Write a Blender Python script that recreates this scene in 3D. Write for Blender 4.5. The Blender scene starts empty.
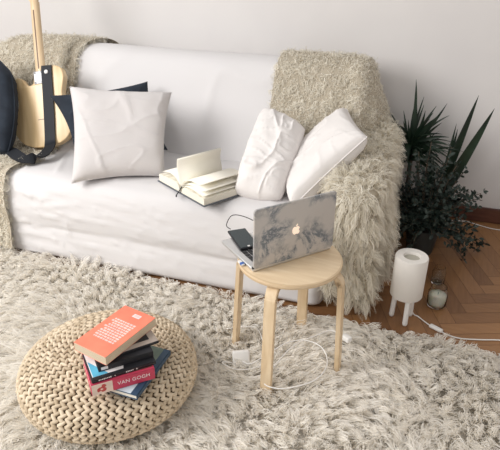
import bpy, bmesh, math, random
import numpy as np
from mathutils import Vector, Matrix, noise
R = math.radians
PI = math.pi
random.seed(4)
rng = np.random.default_rng(7)
SC = bpy.context.scene
COL = SC.collection

# ---------------------------------------------------------------- camera
def rotz(a):
    return Matrix.Rotation(a, 3, 'Z')
PITCH, ROLL, YAW, CAMH, FPX = R(27.15), R(0.75), R(17.5), 1.40, 560.0
fw = Vector((0, math.cos(PITCH), -math.sin(PITCH)))
rt = Vector((1, 0, 0))
up = rt.cross(fw)
rt, up = rt*math.cos(ROLL)+up*math.sin(ROLL), up*math.cos(ROLL)-rt*math.sin(ROLL)
fw, rt, up = [rotz(YAW) @ v for v in (fw, rt, up)]
cam = bpy.data.cameras.new('camera')
cam.sensor_fit = 'HORIZONTAL'; cam.sensor_width = 36; cam.lens = FPX/500*36
camo = bpy.data.objects.new('camera', cam); COL.objects.link(camo)
m3 = Matrix((rt, up, -fw)).transposed()
camo.matrix_world = Matrix.Translation((0, 0, CAMH)) @ m3.to_4x4()
SC.camera = camo

# ---------------------------------------------------------------- light
SC.view_settings.view_transform = 'Standard'
SC.view_settings.look = 'None'
SC.view_settings.gamma = 1
SC.view_settings.use_curve_mapping = False
SC.view_settings.exposure = 0.33
SC.cycles.diffuse_bounces = 8
SC.cycles.max_bounces = 12
w = bpy.data.worlds.new('room_light'); SC.world = w; w.use_nodes = True
w.node_tree.nodes['Background'].inputs[0].default_value = (1.0, 0.985, 0.96, 1)
w.node_tree.nodes['Background'].inputs[1].default_value = 0.41

def area(name, loc, target, sx, sy, power, col):
    l = bpy.data.lights.new(name, 'AREA'); l.shape = 'RECTANGLE'; l.size = sx; l.size_y = sy
    l.energy = power; l.color = col
    o = bpy.data.objects.new(name, l); COL.objects.link(o); o.location = loc
    o.rotation_euler = (Vector(target)-Vector(loc)).to_track_quat('-Z', 'Y').to_euler()
    return o
area('window_daylight', (-3.0, 0.0, 2.2), (-0.6, 1.8, 0.3), 1.8, 1.5, 94, (1.0, 0.975, 0.95))
area('front_fill_light', (-0.8, -1.4, 2.6), (-0.6, 1.6, 0.1), 1.6, 1.2, 17, (1.0, 0.98, 0.96))  # added fill light from the front, no second window known there

# ---------------------------------------------------------------- materials
def mat(name, col, rough=0.6, metal=0.0, **kw):
    m = bpy.data.materials.new(name); m.use_nodes = True
    b = m.node_tree.nodes['Principled BSDF']
    b.inputs['Base Color'].default_value = (*col, 1)
    b.inputs['Roughness'].default_value = rough
    b.inputs['Metallic'].default_value = metal
    for k, v in kw.items():
        b.inputs[k.replace('_', ' ')].default_value = v
    return m
def nt(m):
    return m.node_tree, m.node_tree.nodes['Principled BSDF']
def noise_col(m, c1, c2, scale=20, detail=4, lo=0.35, hi=0.65, stretch=(1, 1, 1), coord='Object', dist=0.0):
    t, b = nt(m)
    tc = t.nodes.new('ShaderNodeTexCoord'); mp = t.nodes.new('ShaderNodeMapping')
    mp.inputs['Scale'].default_value = stretch
    n = t.nodes.new('ShaderNodeTexNoise'); n.inputs['Scale'].default_value = scale
    n.inputs['Detail'].default_value = detail; n.inputs['Distortion'].default_value = dist
    r = t.nodes.new('ShaderNodeValToRGB')
    r.color_ramp.elements[0].position = lo; r.color_ramp.elements[0].color = (*c1, 1)
    r.color_ramp.elements[1].position = hi; r.color_ramp.elements[1].color = (*c2, 1)
    t.links.new(tc.outputs[coord], mp.inputs[0]); t.links.new(mp.outputs[0], n.inputs['Vector'])
    t.links.new(n.outputs['Fac'], r.inputs[0]); t.links.new(r.outputs[0], b.inputs['Base Color'])
    return n, r, mp
def bump(m, scale=300, strength=0.2, dist=0.002, stretch=(1, 1, 1), detail=2):
    t, b = nt(m)
    tc = t.nodes.new('ShaderNodeTexCoord'); mp = t.nodes.new('ShaderNodeMapping')
    mp.inputs['Scale'].default_value = stretch
    n = t.nodes.new('ShaderNodeTexNoise'); n.inputs['Scale'].default_value = scale; n.inputs['Detail'].default_value = detail
    bp = t.nodes.new('ShaderNodeBump'); bp.inputs['Strength'].default_value = strength; bp.inputs['Distance'].default_value = dist
    t.links.new(tc.outputs['Object'], mp.inputs[0]); t.links.new(mp.outputs[0], n.inputs['Vector'])
    t.links.new(n.outputs['Fac'], bp.inputs['Height']); t.links.new(bp.outputs[0], b.inputs['Normal'])
def weave(m, scale=420, strength=0.3):
    """fine woven cloth bump"""
    t, b = nt(m)
    tc = t.nodes.new('ShaderNodeTexCoord')
    outs = []
    for d in ('X', 'Y', 'Z'):
        wv = t.nodes.new('ShaderNodeTexWave'); wv.bands_direction = d; wv.inputs['Scale'].default_value = scale/6.28
        wv.inputs['Distortion'].default_value = 1.5; wv.inputs['Detail Scale'].default_value = 3
        t.links.new(tc.outputs['Object'], wv.inputs['Vector']); outs.append(wv.outputs['Fac'])
    a = t.nodes.new('ShaderNodeMath'); a.operation = 'ADD'; t.links.new(outs[0], a.inputs[0]); t.links.new(outs[1], a.inputs[1])
    a2 = t.nodes.new('ShaderNodeMath'); a2.operation = 'ADD'; t.links.new(a.outputs[0], a2.inputs[0]); t.links.new(outs[2], a2.inputs[1])
    bp = t.nodes.new('ShaderNodeBump'); bp.inputs['Strength'].default_value = strength; bp.inputs['Distance'].default_value = 0.001
    t.links.new(a2.outputs[0], bp.inputs['Height']); t.links.new(bp.outputs[0], b.inputs['Normal'])

M = {}
M['wall'] = mat('painted_wall', (0.80, 0.775, 0.765), 0.9); noise_col(M['wall'], (0.665, 0.645, 0.64), (0.705, 0.685, 0.675), 2.0, 3); 
bump(M['wall'], 180, 0.08, 0.001)
M['baseboard'] = mat('dark_red_wood', (0.10, 0.035, 0.022), 0.45); noise_col(M['baseboard'], (0.07, 0.022, 0.015), (0.13, 0.05, 0.03), 8, 4, stretch=(1, 8, 8))
M['sofa'] = mat('white_sofa_cotton', (0.665, 0.65, 0.655), 0.9); weave(M['sofa'], 900, 0.15)
M['sofa_wood'] = mat('sofa_foot_wood', (0.05, 0.03, 0.02), 0.5); bump(M['sofa_wood'], 60, 0.2)
M['linen'] = mat('white_linen', (0.70, 0.67, 0.665), 0.95); weave(M['linen'], 1500, 0.5)
M['white_cotton'] = mat('white_cotton', (0.75, 0.72, 0.705), 0.85); bump(M['white_cotton'], 25, 0.35, 0.006)
M['navy'] = mat('navy_cotton', (0.018, 0.028, 0.045), 0.85); noise_col(M['navy'], (0.008, 0.013, 0.023), (0.016, 0.025, 0.040), 12, 4); bump(M['navy'], 15, 0.4, 0.005)
M['black_strap'] = mat('black_webbing', (0.006, 0.008, 0.013), 0.7); bump(M['black_strap'], 300, 0.3)
M['chrome'] = mat('chrome', (0.36, 0.36, 0.37), 0.55, 1.0); bump(M['chrome'], 90, 0.04)
M['wax'] = mat('cream_wax', (0.80, 0.77, 0.66), 0.5, Subsurface_Weight=0.2); bump(M['wax'], 40, 0.2)
M['white_plastic'] = mat('white_plastic', (0.80, 0.79, 0.77), 0.4); bump(M['white_plastic'], 200, 0.02)
M['lamp_white'] = mat('lamp_white_fabric', (0.74, 0.71, 0.67), 0.75); bump(M['lamp_white'], 400, 0.15)
M['lamp_inner'] = mat('lamp_diffuser', (0.40, 0.38, 0.32), 0.6); bump(M['lamp_inner'], 80, 0.1)
M['paper'] = mat('book_paper', (0.84, 0.80, 0.70), 0.9)
def page_lines(m, c1, c2, scale=320, axis='Z'):
    t, b = nt(m); tc = t.nodes.new('ShaderNodeTexCoord')
    wv = t.nodes.new('ShaderNodeTexWave'); wv.bands_direction = axis; wv.inputs['Scale'].default_value = scale
    wv.inputs['Distortion'].default_value = 2.0
    r = t.nodes.new('ShaderNodeValToRGB'); r.color_ramp.elements[0].color = (*c1, 1); r.color_ramp.elements[1].color = (*c2, 1)
    t.links.new(tc.outputs['Object'], wv.inputs['Vector']); t.links.new(wv.outputs['Fac'], r.inputs[0]); t.links.new(r.outputs[0], b.inputs['Base Color'])
page_lines(M['paper'], (0.70, 0.66, 0.56), (0.86, 0.83, 0.74), 120)
M['old_paper'] = mat('aged_book_paper', (0.60, 0.51, 0.38), 0.9); page_lines(M['old_paper'], (0.50, 0.41, 0.29), (0.68, 0.58, 0.44), 150)
M['marble'] = mat('marble_print_case', (0.6, 0.57, 0.54), 0.35)
M['aluminium'] = mat('aluminium', (0.66, 0.66, 0.66), 0.35, 0.8); bump(M['aluminium'], 500, 0.03)
M['keys'] = mat('black_keys', (0.015, 0.015, 0.018), 0.5); bump(M['keys'], 90, 0.2)
M['phone_glass'] = mat('dark_phone_glass', (0.015, 0.03, 0.035), 0.15); bump(M['phone_glass'], 4, 0.02)
M['screen'] = mat('laptop_screen', (0.02, 0.02, 0.025), 0.2); bump(M['screen'], 4, 0.01)
M['soil'] = mat('potting_soil', (0.03, 0.02, 0.014), 0.95); bump(M['soil'], 80, 0.8, 0.01)
M['pot'] = mat('dark_ceramic', (0.03, 0.035, 0.035), 0.4); bump(M['pot'], 30, 0.1)
M['leaf'] = mat('dark_green_leaf', (0.018, 0.045, 0.022), 0.45); noise_col(M['leaf'], (0.008, 0.020, 0.012), (0.018, 0.040, 0.022), 12, 3)
M['leaf_grey'] = mat('grey_green_leaf', (0.04, 0.07, 0.055), 0.5); noise_col(M['leaf_grey'], (0.012, 0.024, 0.019), (0.034, 0.054, 0.043), 30, 3)
M['bark'] = mat('brown_cane', (0.09, 0.065, 0.045), 0.8); bump(M['bark'], 60, 0.6, 0.004, (1, 1, 4))

def wood(name, c1, c2, stretch, scale=14, rough=0.5):
    m = mat(name, c1, rough); noise_col(m, c1, c2, scale, 6, 0.3, 0.7, stretch, dist=0.6); return m
M['birch_top'] = wood('birch_seat', (0.66, 0.50, 0.32), (0.78, 0.63, 0.44), (1, 9, 1), 5)
M['birch_edge'] = wood('birch_ply_edge', (0.50, 0.36, 0.21), (0.74, 0.58, 0.39), (1, 1, 60), 4)
M['birch_leg'] = wood('birch_leg', (0.62, 0.46, 0.28), (0.76, 0.61, 0.42), (8, 8, 1), 6)
M['ash_body'] = wood('natural_ash_body', (0.58, 0.40, 0.20), (0.76, 0.58, 0.34), (9, 1, 9), 3, 0.3)
M['maple'] = wood('maple_neck', (0.60, 0.44, 0.26), (0.72, 0.56, 0.37), (12, 1.5, 12), 5, 0.35)
M['walnut_strip'] = wood('walnut_strip', (0.10, 0.05, 0.025), (0.17, 0.09, 0.05), (12, 1.5, 12), 5, 0.4)

def fibre_mat(name, c1, c2, trans=0.25):
    m = bpy.data.materials.new(name); m.use_nodes = True; t = m.node_tree; t.nodes.clear()
    out = t.nodes.new('ShaderNodeOutputMaterial'); at = t.nodes.new('ShaderNodeAttribute'); at.attribute_name = 'tone'
    r = t.nodes.new('ShaderNodeValToRGB'); r.color_ramp.elements[0].color = (*c1, 1); r.color_ramp.elements[1].color = (*c2, 1)
    d = t.nodes.new('ShaderNodeBsdfDiffuse'); tr = t.nodes.new('ShaderNodeBsdfTranslucent'); mx = t.nodes.new('ShaderNodeMixShader')
    mx.inputs[0].default_value = trans
    t.links.new(at.outputs['Fac'], r.inputs[0]); t.links.new(r.outputs[0], d.inputs[0]); t.links.new(r.outputs[0], tr.inputs[0])
    t.links.new(d.outputs[0], mx.inputs[1]); t.links.new(tr.outputs[0], mx.inputs[2]); t.links.new(mx.outputs[0], out.inputs[0])
    return m
M['rug'] = fibre_mat('cream_shag_wool', (0.93, 0.90, 0.845), (0.99, 0.972, 0.94), 0.58)
M['fur'] = fibre_mat('beige_faux_fur', (0.74, 0.695, 0.60), (0.95, 0.92, 0.84), 0.42)
M['fur_backing'] = mat('knitted_backing', (0.42, 0.37, 0.29), 0.95); bump(M['fur_backing'], 200, .4)
M['straw'] = fibre_mat('plaited_banana_fibre', (0.43, 0.34, 0.235), (0.72, 0.61, 0.465), 0.0)
M['straw_core'] = mat('brown_fibre_core', (0.10, 0.06, 0.03), 0.9); bump(M['straw_core'], 100, 0.5)

# ---------------------------------------------------------------- helpers
def tag(o, label=None, cat=None, group=None, kind=None):
    if label: o['label'] = label
    if cat: o['category'] = cat
    if group: o['group'] = group
    if kind: o['kind'] = kind
    return o
def empty(name, loc, rz=0, label=None, cat=None, group=None):
    o = bpy.data.objects.new(name, None); COL.objects.link(o); o.empty_display_size = 0.05
    o.location = loc; o.rotation_euler = (0, 0, rz); return tag(o, label, cat, group)
def mesh_obj(name, verts, faces, m, parent=None, smooth=True, mats=None, fmat=None):
    me = bpy.data.meshes.new(name); me.from_pydata([tuple(v) for v in verts], [], [tuple(f) for f in faces]); me.update()
    for x in (mats or [m]): me.materials.append(x)
    if fmat is not None: me.polygons.foreach_set('material_index', fmat)
    if smooth: me.polygons.foreach_set('use_smooth', [True]*len(me.polygons))
    o = bpy.data.objects.new(name, me); COL.objects.link(o)
    if parent: o.parent = parent
    return o
def bm_obj(name, bm, m, parent=None, smooth=False, mats=None):
    bmesh.ops.recalc_face_normals(bm, faces=bm.faces)
    me = bpy.data.meshes.new(name); bm.to_mesh(me); bm.free()
    for x in (mats or [m]): me.materials.append(x)
    if smooth: me.polygons.foreach_set('use_smooth', [True]*len(me.polygons))
    o = bpy.data.objects.new(name, me); COL.objects.link(o)
    if parent: o.parent = parent
    return o
def auto(o, ang=35):
    """smooth faces but keep edges sharper than ang"""
    me = o.data
    me.polygons.foreach_set('use_smooth', [True]*len(me.polygons))
    bm = bmesh.new(); bm.from_mesh(me)
    for e in bm.edges:
        e.smooth = not (len(e.link_faces) == 2 and e.calc_face_angle(0) > R(ang))
    bm.to_mesh(me); bm.free(); return o
def box_bm(sx, sy, sz, c=(0, 0, 0), bevel=0.0, seg=2, bm=None):
    b = bmesh.new(); bmesh.ops.create_cube(b, size=1)
    for v in b.verts: v.co = Vector((v.co.x*sx+c[0], v.co.y*sy+c[1], v.co.z*sz+c[2]))
    if bevel: bmesh.ops.bevel(b, geom=list(b.edges), offset=bevel, segments=seg, affect='EDGES', profile=0.5)
    if bm is not None:
        me = bpy.data.meshes.new('tmp'); b.to_mesh(me); b.free(); bm.from_mesh(me); bpy.data.meshes.remove(me); return bm
    return b
def lathe(prof, n=32, c=(0, 0, 0), close_top=True, close_bot=True):
    v, f = [], []
    for (r, z) in prof:
        for i in range(n):
            a = 2*PI*i/n; v.append((c[0]+r*math.cos(a), c[1]+r*math.sin(a), c[2]+z))
    for j in range(len(prof)-1):
        for i in range(n):
            f.append((j*n+i, j*n+(i+1) % n, (j+1)*n+(i+1) % n, (j+1)*n+i))
    if close_bot: f.append(tuple(range(n))[::-1])
    if close_top: f.append(tuple(range((len(prof)-1)*n, len(prof)*n)))
    return v, f
def catmull(pts, sub=6, closed=False):
    pts = [Vector(p) for p in pts]; n = len(pts); out = []
    rg = range(n) if closed else range(n-1)
    for i in rg:
        if closed: p0, p1, p2, p3 = pts[(i-1) % n], pts[i], pts[(i+1) % n], pts[(i+2) % n]
        else: p0, p1, p2, p3 = pts[max(i-1, 0)], pts[i], pts[i+1], pts[min(i+2, n-1)]
        for k in range(sub):
            t = k/sub
            out.append(0.5*((2*p1)+(p2-p0)*t+(2*p0-5*p1+4*p2-p3)*t*t+(3*p1-p0-3*p2+p3)*t**3))
    if not closed: out.append(pts[-1])
    return out
def tube(pts, r, n=8, sub=6, radii=None):
    P = catmull(pts, sub) if sub > 1 else [Vector(p) for p in pts]
    v, f = [], []; up0 = Vector((0.13, 0.21, 1)).normalized()
    for i, p in enumerate(P):
        t = (P[min(i+1, len(P)-1)]-P[max(i-1, 0)]).normalized()
        a = t.cross(up0)
        if a.length < 1e-3: a = t.cross(Vector((1, 0, 0)))
        a.normalize(); b = t.cross(a)
        rr = r if radii is None else radii(i/(len(P)-1))
        for k in range(n):
            q = 2*PI*k/n; v.append(p+(a*math.cos(q)+b*math.sin(q))*rr)
    for i in range(len(P)-1):
        for k in range(n): f.append((i*n+k, i*n+(k+1) % n, (i+1)*n+(k+1) % n, (i+1)*n+k))
    f.append(tuple(range(n))[::-1]); f.append(tuple(range((len(P)-1)*n, len(P)*n)))
    return v, f
def ribbon(pts, width, thick, side, sub=6):
    """flat strap; side = list of side vectors, one per control point"""
    P = catmull(pts, sub); S = catmull(side, sub); v, f = [], []
    for i, p in enumerate(P):
        t = (P[min(i+1, len(P)-1)]-P[max(i-1, 0)]).normalized(); s = S[i].normalized(); s = (s-t*s.dot(t)).normalized(); n = t.cross(s)
        for a, b in ((-1, -1), (1, -1), (1, 1), (-1, 1)):
            v.append(p+s*a*width/2+n*b*thick/2)
    for i in range(len(P)-1):
        for k in range(4): f.append((i*4+k, i*4+(k+1) % 4, (i+1)*4+(k+1) % 4, (i+1)*4+k))
    f.append((3, 2, 1, 0)); L = (len(P)-1)*4; f.append((L, L+1, L+2, L+3))
    return v, f
def extrude_outline(pts2, th, bevel=0.0):
    """outline in local XY, thickness centred on z"""
    bm = bmesh.new(); vs = [bm.verts.new((p[0], p[1], -th/2)) for p in pts2]
    fa = bm.faces.new(vs); r = bmesh.ops.extrude_face_region(bm, geom=[fa])
    for g in r['geom']:
        if isinstance(g, bmesh.types.BMVert): g.co.z = th/2
    if bevel:
        bm.normal_update()
        ed = [e for e in bm.edges if len(e.link_faces) == 2 and e.calc_face_angle(0) > R(60) and abs(e.verts[0].co.z-e.verts[1].co.z) < 1e-5]
        bmesh.ops.bevel(bm, geom=ed, offset=bevel, segments=3, affect='EDGES', profile=0.5)
    return bm
def flow(x, y, s=1.0):
    x = x*s; y = y*s
    return (np.sin(2.1*x+1.3*y+.7)+np.sin(4.7*x-3.9*y+2.1)*.7+np.sin(9.3*x+7.1*y)*.5+np.sin(17.*x-13.*y+1.)*.35)

def strands(roots, dirs, length, width, seg=4, curl=0.008, grav=0.0, clump=None, clump_amt=0.0, tone=None, gvec=(0, 0, -1), up=None):
    """flat tapering locks of wool as one vertex/face array"""
    n = len(roots); s = np.linspace(0, 1, seg+1)
    L = length if np.ndim(length) else np.full(n, length)
    P = roots[:, None, :]+dirs[:, None, :]*(L[:, None]*s[None, :])[..., None]
    P = P+np.array(gvec)*(grav*L[:, None]*s[None, :]**2)[..., None]
    ph = rng.uniform(0, 6.28, (n, 2)); fr = rng.uniform(3.0, 7.5, (n, 1)); am = rng.uniform(.4, 1.0, (n, 1))*curl
    rnd = rng.normal(size=(n, 3)); a = np.cross(dirs, rnd); a /= np.linalg.norm(a, axis=1, keepdims=True)+1e-9
    b = np.cross(dirs, a)
    o1 = np.sin(s[None, :]*fr+ph[:, :1])-np.sin(ph[:, :1]); o2 = np.cos(s[None, :]*fr*1.1+ph[:, 1:])-np.cos(ph[:, 1:])
    P = P+a[:, None, :]*(o1*am)[..., None]+b[:, None, :]*(o2*am)[..., None]
    if clump is not None:
        P = P+(clump-P[:, -1, :])[:, None, :]*(s[None, :, None]**1.5)*clump_amt
    T = np.gradient(P, axis=1); T /= np.linalg.norm(T, axis=2, keepdims=True)+1e-9
    S = np.cross(T, np.broadcast_to((rng.normal(size=(n, 3)) if up is None else up+rng.normal(size=(n, 3))*.32)[:, None, :], T.shape)); S /= np.linalg.norm(S, axis=2, keepdims=True)+1e-9
    W = width*(1-0.82*s**1.6)*.5; W = W[None, :]*rng.uniform(.6, 1.3, (n, 1))
    A = P-S*W[..., None]; B = P+S*W[..., None]
    V = np.stack([A, B], 2).reshape(n, (seg+1)*2, 3)
    base = np.arange(n)[:, None]*(seg+1)*2; k = np.arange(seg)[None, :]*2
    i0 = base+k; F = np.stack([i0, i0+1, i0+3, i0+2], -1).reshape(-1, 4)
    if tone is None: tone = rng.uniform(0, 1, n)
    C = np.repeat(tone, (seg+1)*2)
    return V.reshape(-1, 3), F, C
def np_obj(name, parts, m, parent=None, mats=None):
    """parts: list of (V, F(quads), C, matindex)"""
    off = 0; Vs, Fs, Cs, Ms = [], [], [], []
    for V, F, C, mi in parts:
        Vs.append(V); Fs.append(np.asarray(F)+off); Cs.append(C); Ms.append(np.full(len(F), mi)); off += len(V)
    V = np.concatenate(Vs); F = np.concatenate(Fs); C = np.concatenate(Cs); Mi = np.concatenate(Ms)
    me = bpy.data.meshes.new(name); me.vertices.add(len(V)); me.vertices.foreach_set('co', V.astype(np.float32).ravel())
    me.loops.add(len(F)*4); me.loops.foreach_set('vertex_index', F.astype(np.int32).ravel())
    me.polygons.add(len(F)); me.polygons.foreach_set('loop_start', np.arange(len(F), dtype=np.int32)*4)
    for x in (mats or [m]): me.materials.append(x)
    me.polygons.foreach_set('material_index', Mi.astype(np.int32))
    me.polygons.foreach_set('use_smooth', np.ones(len(F), bool))
    at = me.attributes.new('tone', 'FLOAT', 'POINT'); at.data.foreach_set('value', C.astype(np.float32))
    me.update(calc_edges=True)
    o = bpy.data.objects.new(name, me); COL.objects.link(o)
    if parent: o.parent = parent
    return o
def grid_faces(nu, nv):
    i, j = np.meshgrid(np.arange(nu-1), np.arange(nv-1), indexing='ij'); a = i*nv+j
    return np.stack([a, a+nv, a+nv+1, a+1], -1).reshape(-1, 4)
def sample_grid(P, N, spacing):
    """random points on a (nu,nv,3) grid surface, area weighted"""
    A = P[:-1, :-1].reshape(-1, 3); B = P[1:, :-1].reshape(-1, 3); Cc = P[1:, 1:].reshape(-1, 3); D = P[:-1, 1:].reshape(-1, 3)
    nr = np.cross(Cc-A, D-B); ar = np.linalg.norm(nr, axis=1)/2; nr = nr/(2*ar[:, None]+1e-12)
    cnt = int(ar.sum()/spacing**2) if N is None else N
    k = rng.choice(len(ar), cnt, p=ar/ar.sum()); u = rng.uniform(size=(cnt, 1)); v = rng.uniform(size=(cnt, 1))
    pts = A[k]*(1-u)*(1-v)+B[k]*u*(1-v)+Cc[k]*u*v+D[k]*(1-u)*v
    return pts, nr[k]

# ================================================================ SETTING
def struct(o, kind='structure'):
    o['kind'] = kind; return o
# herringbone parquet: one mesh, one tone value per block
def herringbone():
    Lb, Wb = 0.42, 0.07; ang = R(20); ca, sa = math.cos(ang), math.sin(ang); V, F, C = [], [], []
    n = round(Lb/Wb)
    # unit herringbone built on an integer lattice: horizontal blocks and vertical blocks stepping diagonally
    for i in range(-110, 110):
        for j in range(-16, 16):
            ox = (i+j*n*1.0)*Wb + 0*Lb; oy = (i-j*n*1.0)*Wb
            for (x0, y0, lx, ly) in ((ox, oy, Lb, Wb), (ox-0*Wb, oy+Wb, Wb, Lb)):
                pts = [(x0, y0), (x0+lx, y0), (x0+lx, y0+ly), (x0, y0+ly)]
                cx, cy = x0+lx/2, y0+ly/2
                X, Y = cx*ca-cy*sa, cx*sa+cy*ca+1.5
                if not (-3.4 < X < 2.6 and -2.2 < Y < 3.3): continue
                g = 0.0009; t = random.random(); o = len(V)
                for (sx, sy), (px, py) in zip(((g, g), (-g, g), (-g, -g), (g, -g)), pts):
                    x, y = px+sx, py+sy; V.append((x*ca-y*sa, x*sa+y*ca+1.5, 0)); C.append(t+(2.0 if lx > ly else 0))
                F.append((o, o+1, o+2, o+3))
    return np.array(V), np.array(F), np.array(C)
M['parquet'] = mat('oak_parquet', (0.3, 0.16, 0.07), 0.42)
t, b = nt(M['parquet'])
at = t.nodes.new('ShaderNodeAttribute'); at.attribute_name = 'tone'
fr = t.nodes.new('ShaderNodeMath'); fr.operation = 'FRACT'
gt = t.nodes.new('ShaderNodeMath'); gt.operation = 'GREATER_THAN'; gt.inputs[1].default_value = 1.5
t.links.new(at.outputs['Fac'], fr.inputs[0]); t.links.new(at.outputs['Fac'], gt.inputs[0])
tc = t.nodes.new('ShaderNodeTexCoord'); mA = t.nodes.new('ShaderNodeMapping'); mB = t.nodes.new('ShaderNodeMapping')
mA.inputs['Rotation'].default_value = (0, 0, R(-20)); mB.inputs['Rotation'].default_value = (0, 0, R(-20))
mA.inputs['Scale'].default_value = (12, 1.2, 1); mB.inputs['Scale'].default_value = (1.2, 12, 1)
mv = t.nodes.new('ShaderNodeMix'); mv.data_type = 'VECTOR'
t.links.new(tc.outputs['Object'], mA.inputs[0]); t.links.new(tc.outputs['Object'], mB.inputs[0])
t.links.new(gt.outputs[0], mv.inputs[0]); t.links.new(mA.outputs[0], mv.inputs[4]); t.links.new(mB.outputs[0], mv.inputs[5])
n1 = t.nodes.new('ShaderNodeTexNoise'); n1.inputs['Scale'].default_value = 7; n1.inputs['Detail'].default_value = 6; n1.inputs['Distortion'].default_value = .5
t.links.new(mv.outputs[1], n1.inputs['Vector'])
ad = t.nodes.new('ShaderNodeMath'); ad.operation = 'MULTIPLY_ADD'; ad.inputs[1].default_value = 0.45
t.links.new(n1.outputs['Fac'], ad.inputs[0])
m2 = t.nodes.new('ShaderNodeMath'); m2.operation = 'MULTIPLY'; m2.inputs[1].default_value = 0.55; t.links.new(fr.outputs[0], m2.inputs[0]); t.links.new(m2.outputs[0], ad.inputs[2])
cr = t.nodes.new('ShaderNodeValToRGB'); cr.color_ramp.elements[0].position = .1; cr.color_ramp.elements[0].color = (0.15, 0.066, 0.026, 1)
cr.color_ramp.elements[1].position = .85; cr.color_ramp.elements[1].color = (0.36, 0.185, 0.078, 1)
t.links.new(ad.outputs[0], cr.inputs[0]); t.links.new(cr.outputs[0], b.inputs['Base Color'])
V, F, C = herringbone()
V[:, 2] = 0.0
# dark sub-floor showing in the joints
base = np.array([(-3.6, -2.4, -0.0015), (2.8, -2.4, -0.0015), (2.8, 3.4, -0.0015), (-3.6, 3.4, -0.0015)])
struct(np_obj('floor', [(V, F, C, 0), (base, np.array([[0, 1, 2, 3]]), np.zeros(4), 1)], None, mats=[M['parquet'], M['baseboard']]))
bm = box_bm(6.4, 0.12, 2.7, (-0.4, 3.14, 1.35)); struct(bm_obj('wall_back', bm, M['wall']))
bm = box_bm(0.12, 3.6, 2.7, (1.06, 1.28, 1.35)); struct(bm_obj('occluder_wall_right', bm, M['wall']))  # unseen wall, added to block ambient light and darken the plant corner
bm = box_bm(4.56, 0.018, 0.085, (-1.28, 3.071, 0.0435), 0.004); struct(bm_obj('baseboard_back', bm, M['baseboard']))
bm = box_bm(0.018, 3.55, 0.085, (.991, 1.28, 0.0435), 0.004); struct(bm_obj('baseboard_right', bm, M['baseboard']))  # trim along the foot of the added occluder wall

# ================================================================ SHAG RUG
def make_rug():
    x0, x1, y0, y1 = -2.9, .93, 0.15, 1.93
    # clumps, denser where the camera looks
    def clumps(xa, xb, ya, yb, sp):
        nx, ny = int((xb-xa)/sp), int((yb-ya)/sp)
        gx, gy = np.meshgrid(np.linspace(xa, xb, nx), np.linspace(ya, yb, ny))
        p = np.stack([gx.ravel(), gy.ravel()], 1); return p+rng.uniform(-sp*.55, sp*.55, p.shape)
    c = clumps(x0+.01, x1-.01, y0+.01, y1-.01, 0.0198)
    c[:, 1] += np.interp(c[:, 0], [-2.0, -.95, -.5, .5], [.022, .012, -.035, -.065])*(c[:, 1]-y0)/(y1-y0)
    vis = (c[:, 0] > -2.05) & (c[:, 0] < 0.93) & (c[:, 1] > 0.72)
    c = c[vis | (rng.uniform(size=len(c)) < .30)]
    n = len(c); K = 14
    ang = flow(c[:, 0], c[:, 1], .9)*.6-1.45+rng.normal(0, .38, n)
    lean = .62+.22*np.sin(c[:, 0]*8+c[:, 1]*5)+rng.normal(0, .15, n)
    d = np.stack([np.cos(ang)*lean, np.sin(ang)*lean, np.full(n, .62)], 1); d /= np.linalg.norm(d, axis=1, keepdims=True)
    # pile pressed upward at the back edge so it hangs over the boards a little
    L = rng.uniform(.060, .108, n)
    roots = np.repeat(np.c_[c, np.full(n, .010)], K, 0)+np.c_[rng.normal(0, .006, (n*K, 2)), np.zeros(n*K)]
    roots[:, :2] += rng.normal(0, .004, (n*K, 2))
    dd = np.repeat(d, K, 0)+rng.normal(0, .16, (n*K, 3)); dd /= np.linalg.norm(dd, axis=1, keepdims=True)
    LL = np.repeat(L, K)*rng.uniform(.75, 1.15, n*K)
    tip = np.repeat(np.c_[c, np.full(n, .010)]+d*L[:, None]+np.c_[np.zeros((n, 2)), -L*.25], K, 0)
    tone = np.clip(np.repeat(rng.uniform(.1, .9, n), K)+rng.normal(0, .22, n*K), 0, 1)
    V, F, C = strands(roots, dd, LL, .0040, 5, .0055, .25, tip, .72, tone, up=np.tile(np.array([0, -.35, 1.0]), (n*K, 1)))
    V[:, 2] = np.maximum(V[:, 2], .004+rng.uniform(0, .004, len(V)))
    # keep pile tips out of the sofa front and below it
    bk = np.array([(x0, y0, .002), (x1, y0, .002), (x1, y1-.08, .002), (x0, y1, .002), (x0, y0, .012), (x1, y0, .012), (x1, y1-.08, .012), (x0, y1, .012)])
    bf = np.array([(4, 5, 6, 7), (3, 2, 1, 0), (0, 1, 5, 4), (1, 2, 6, 5), (2, 3, 7, 6), (3, 0, 4, 7)])
    o = np_obj('shag_rug', [(bk, bf, np.full(8, .3), 0), (V, F, C, 0)], M['rug'])
    tag(o, 'large cream long pile shag rug covering the parquet in front of the sofa', 'rug')
    o['kind'] = 'thing'
make_rug()

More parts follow.
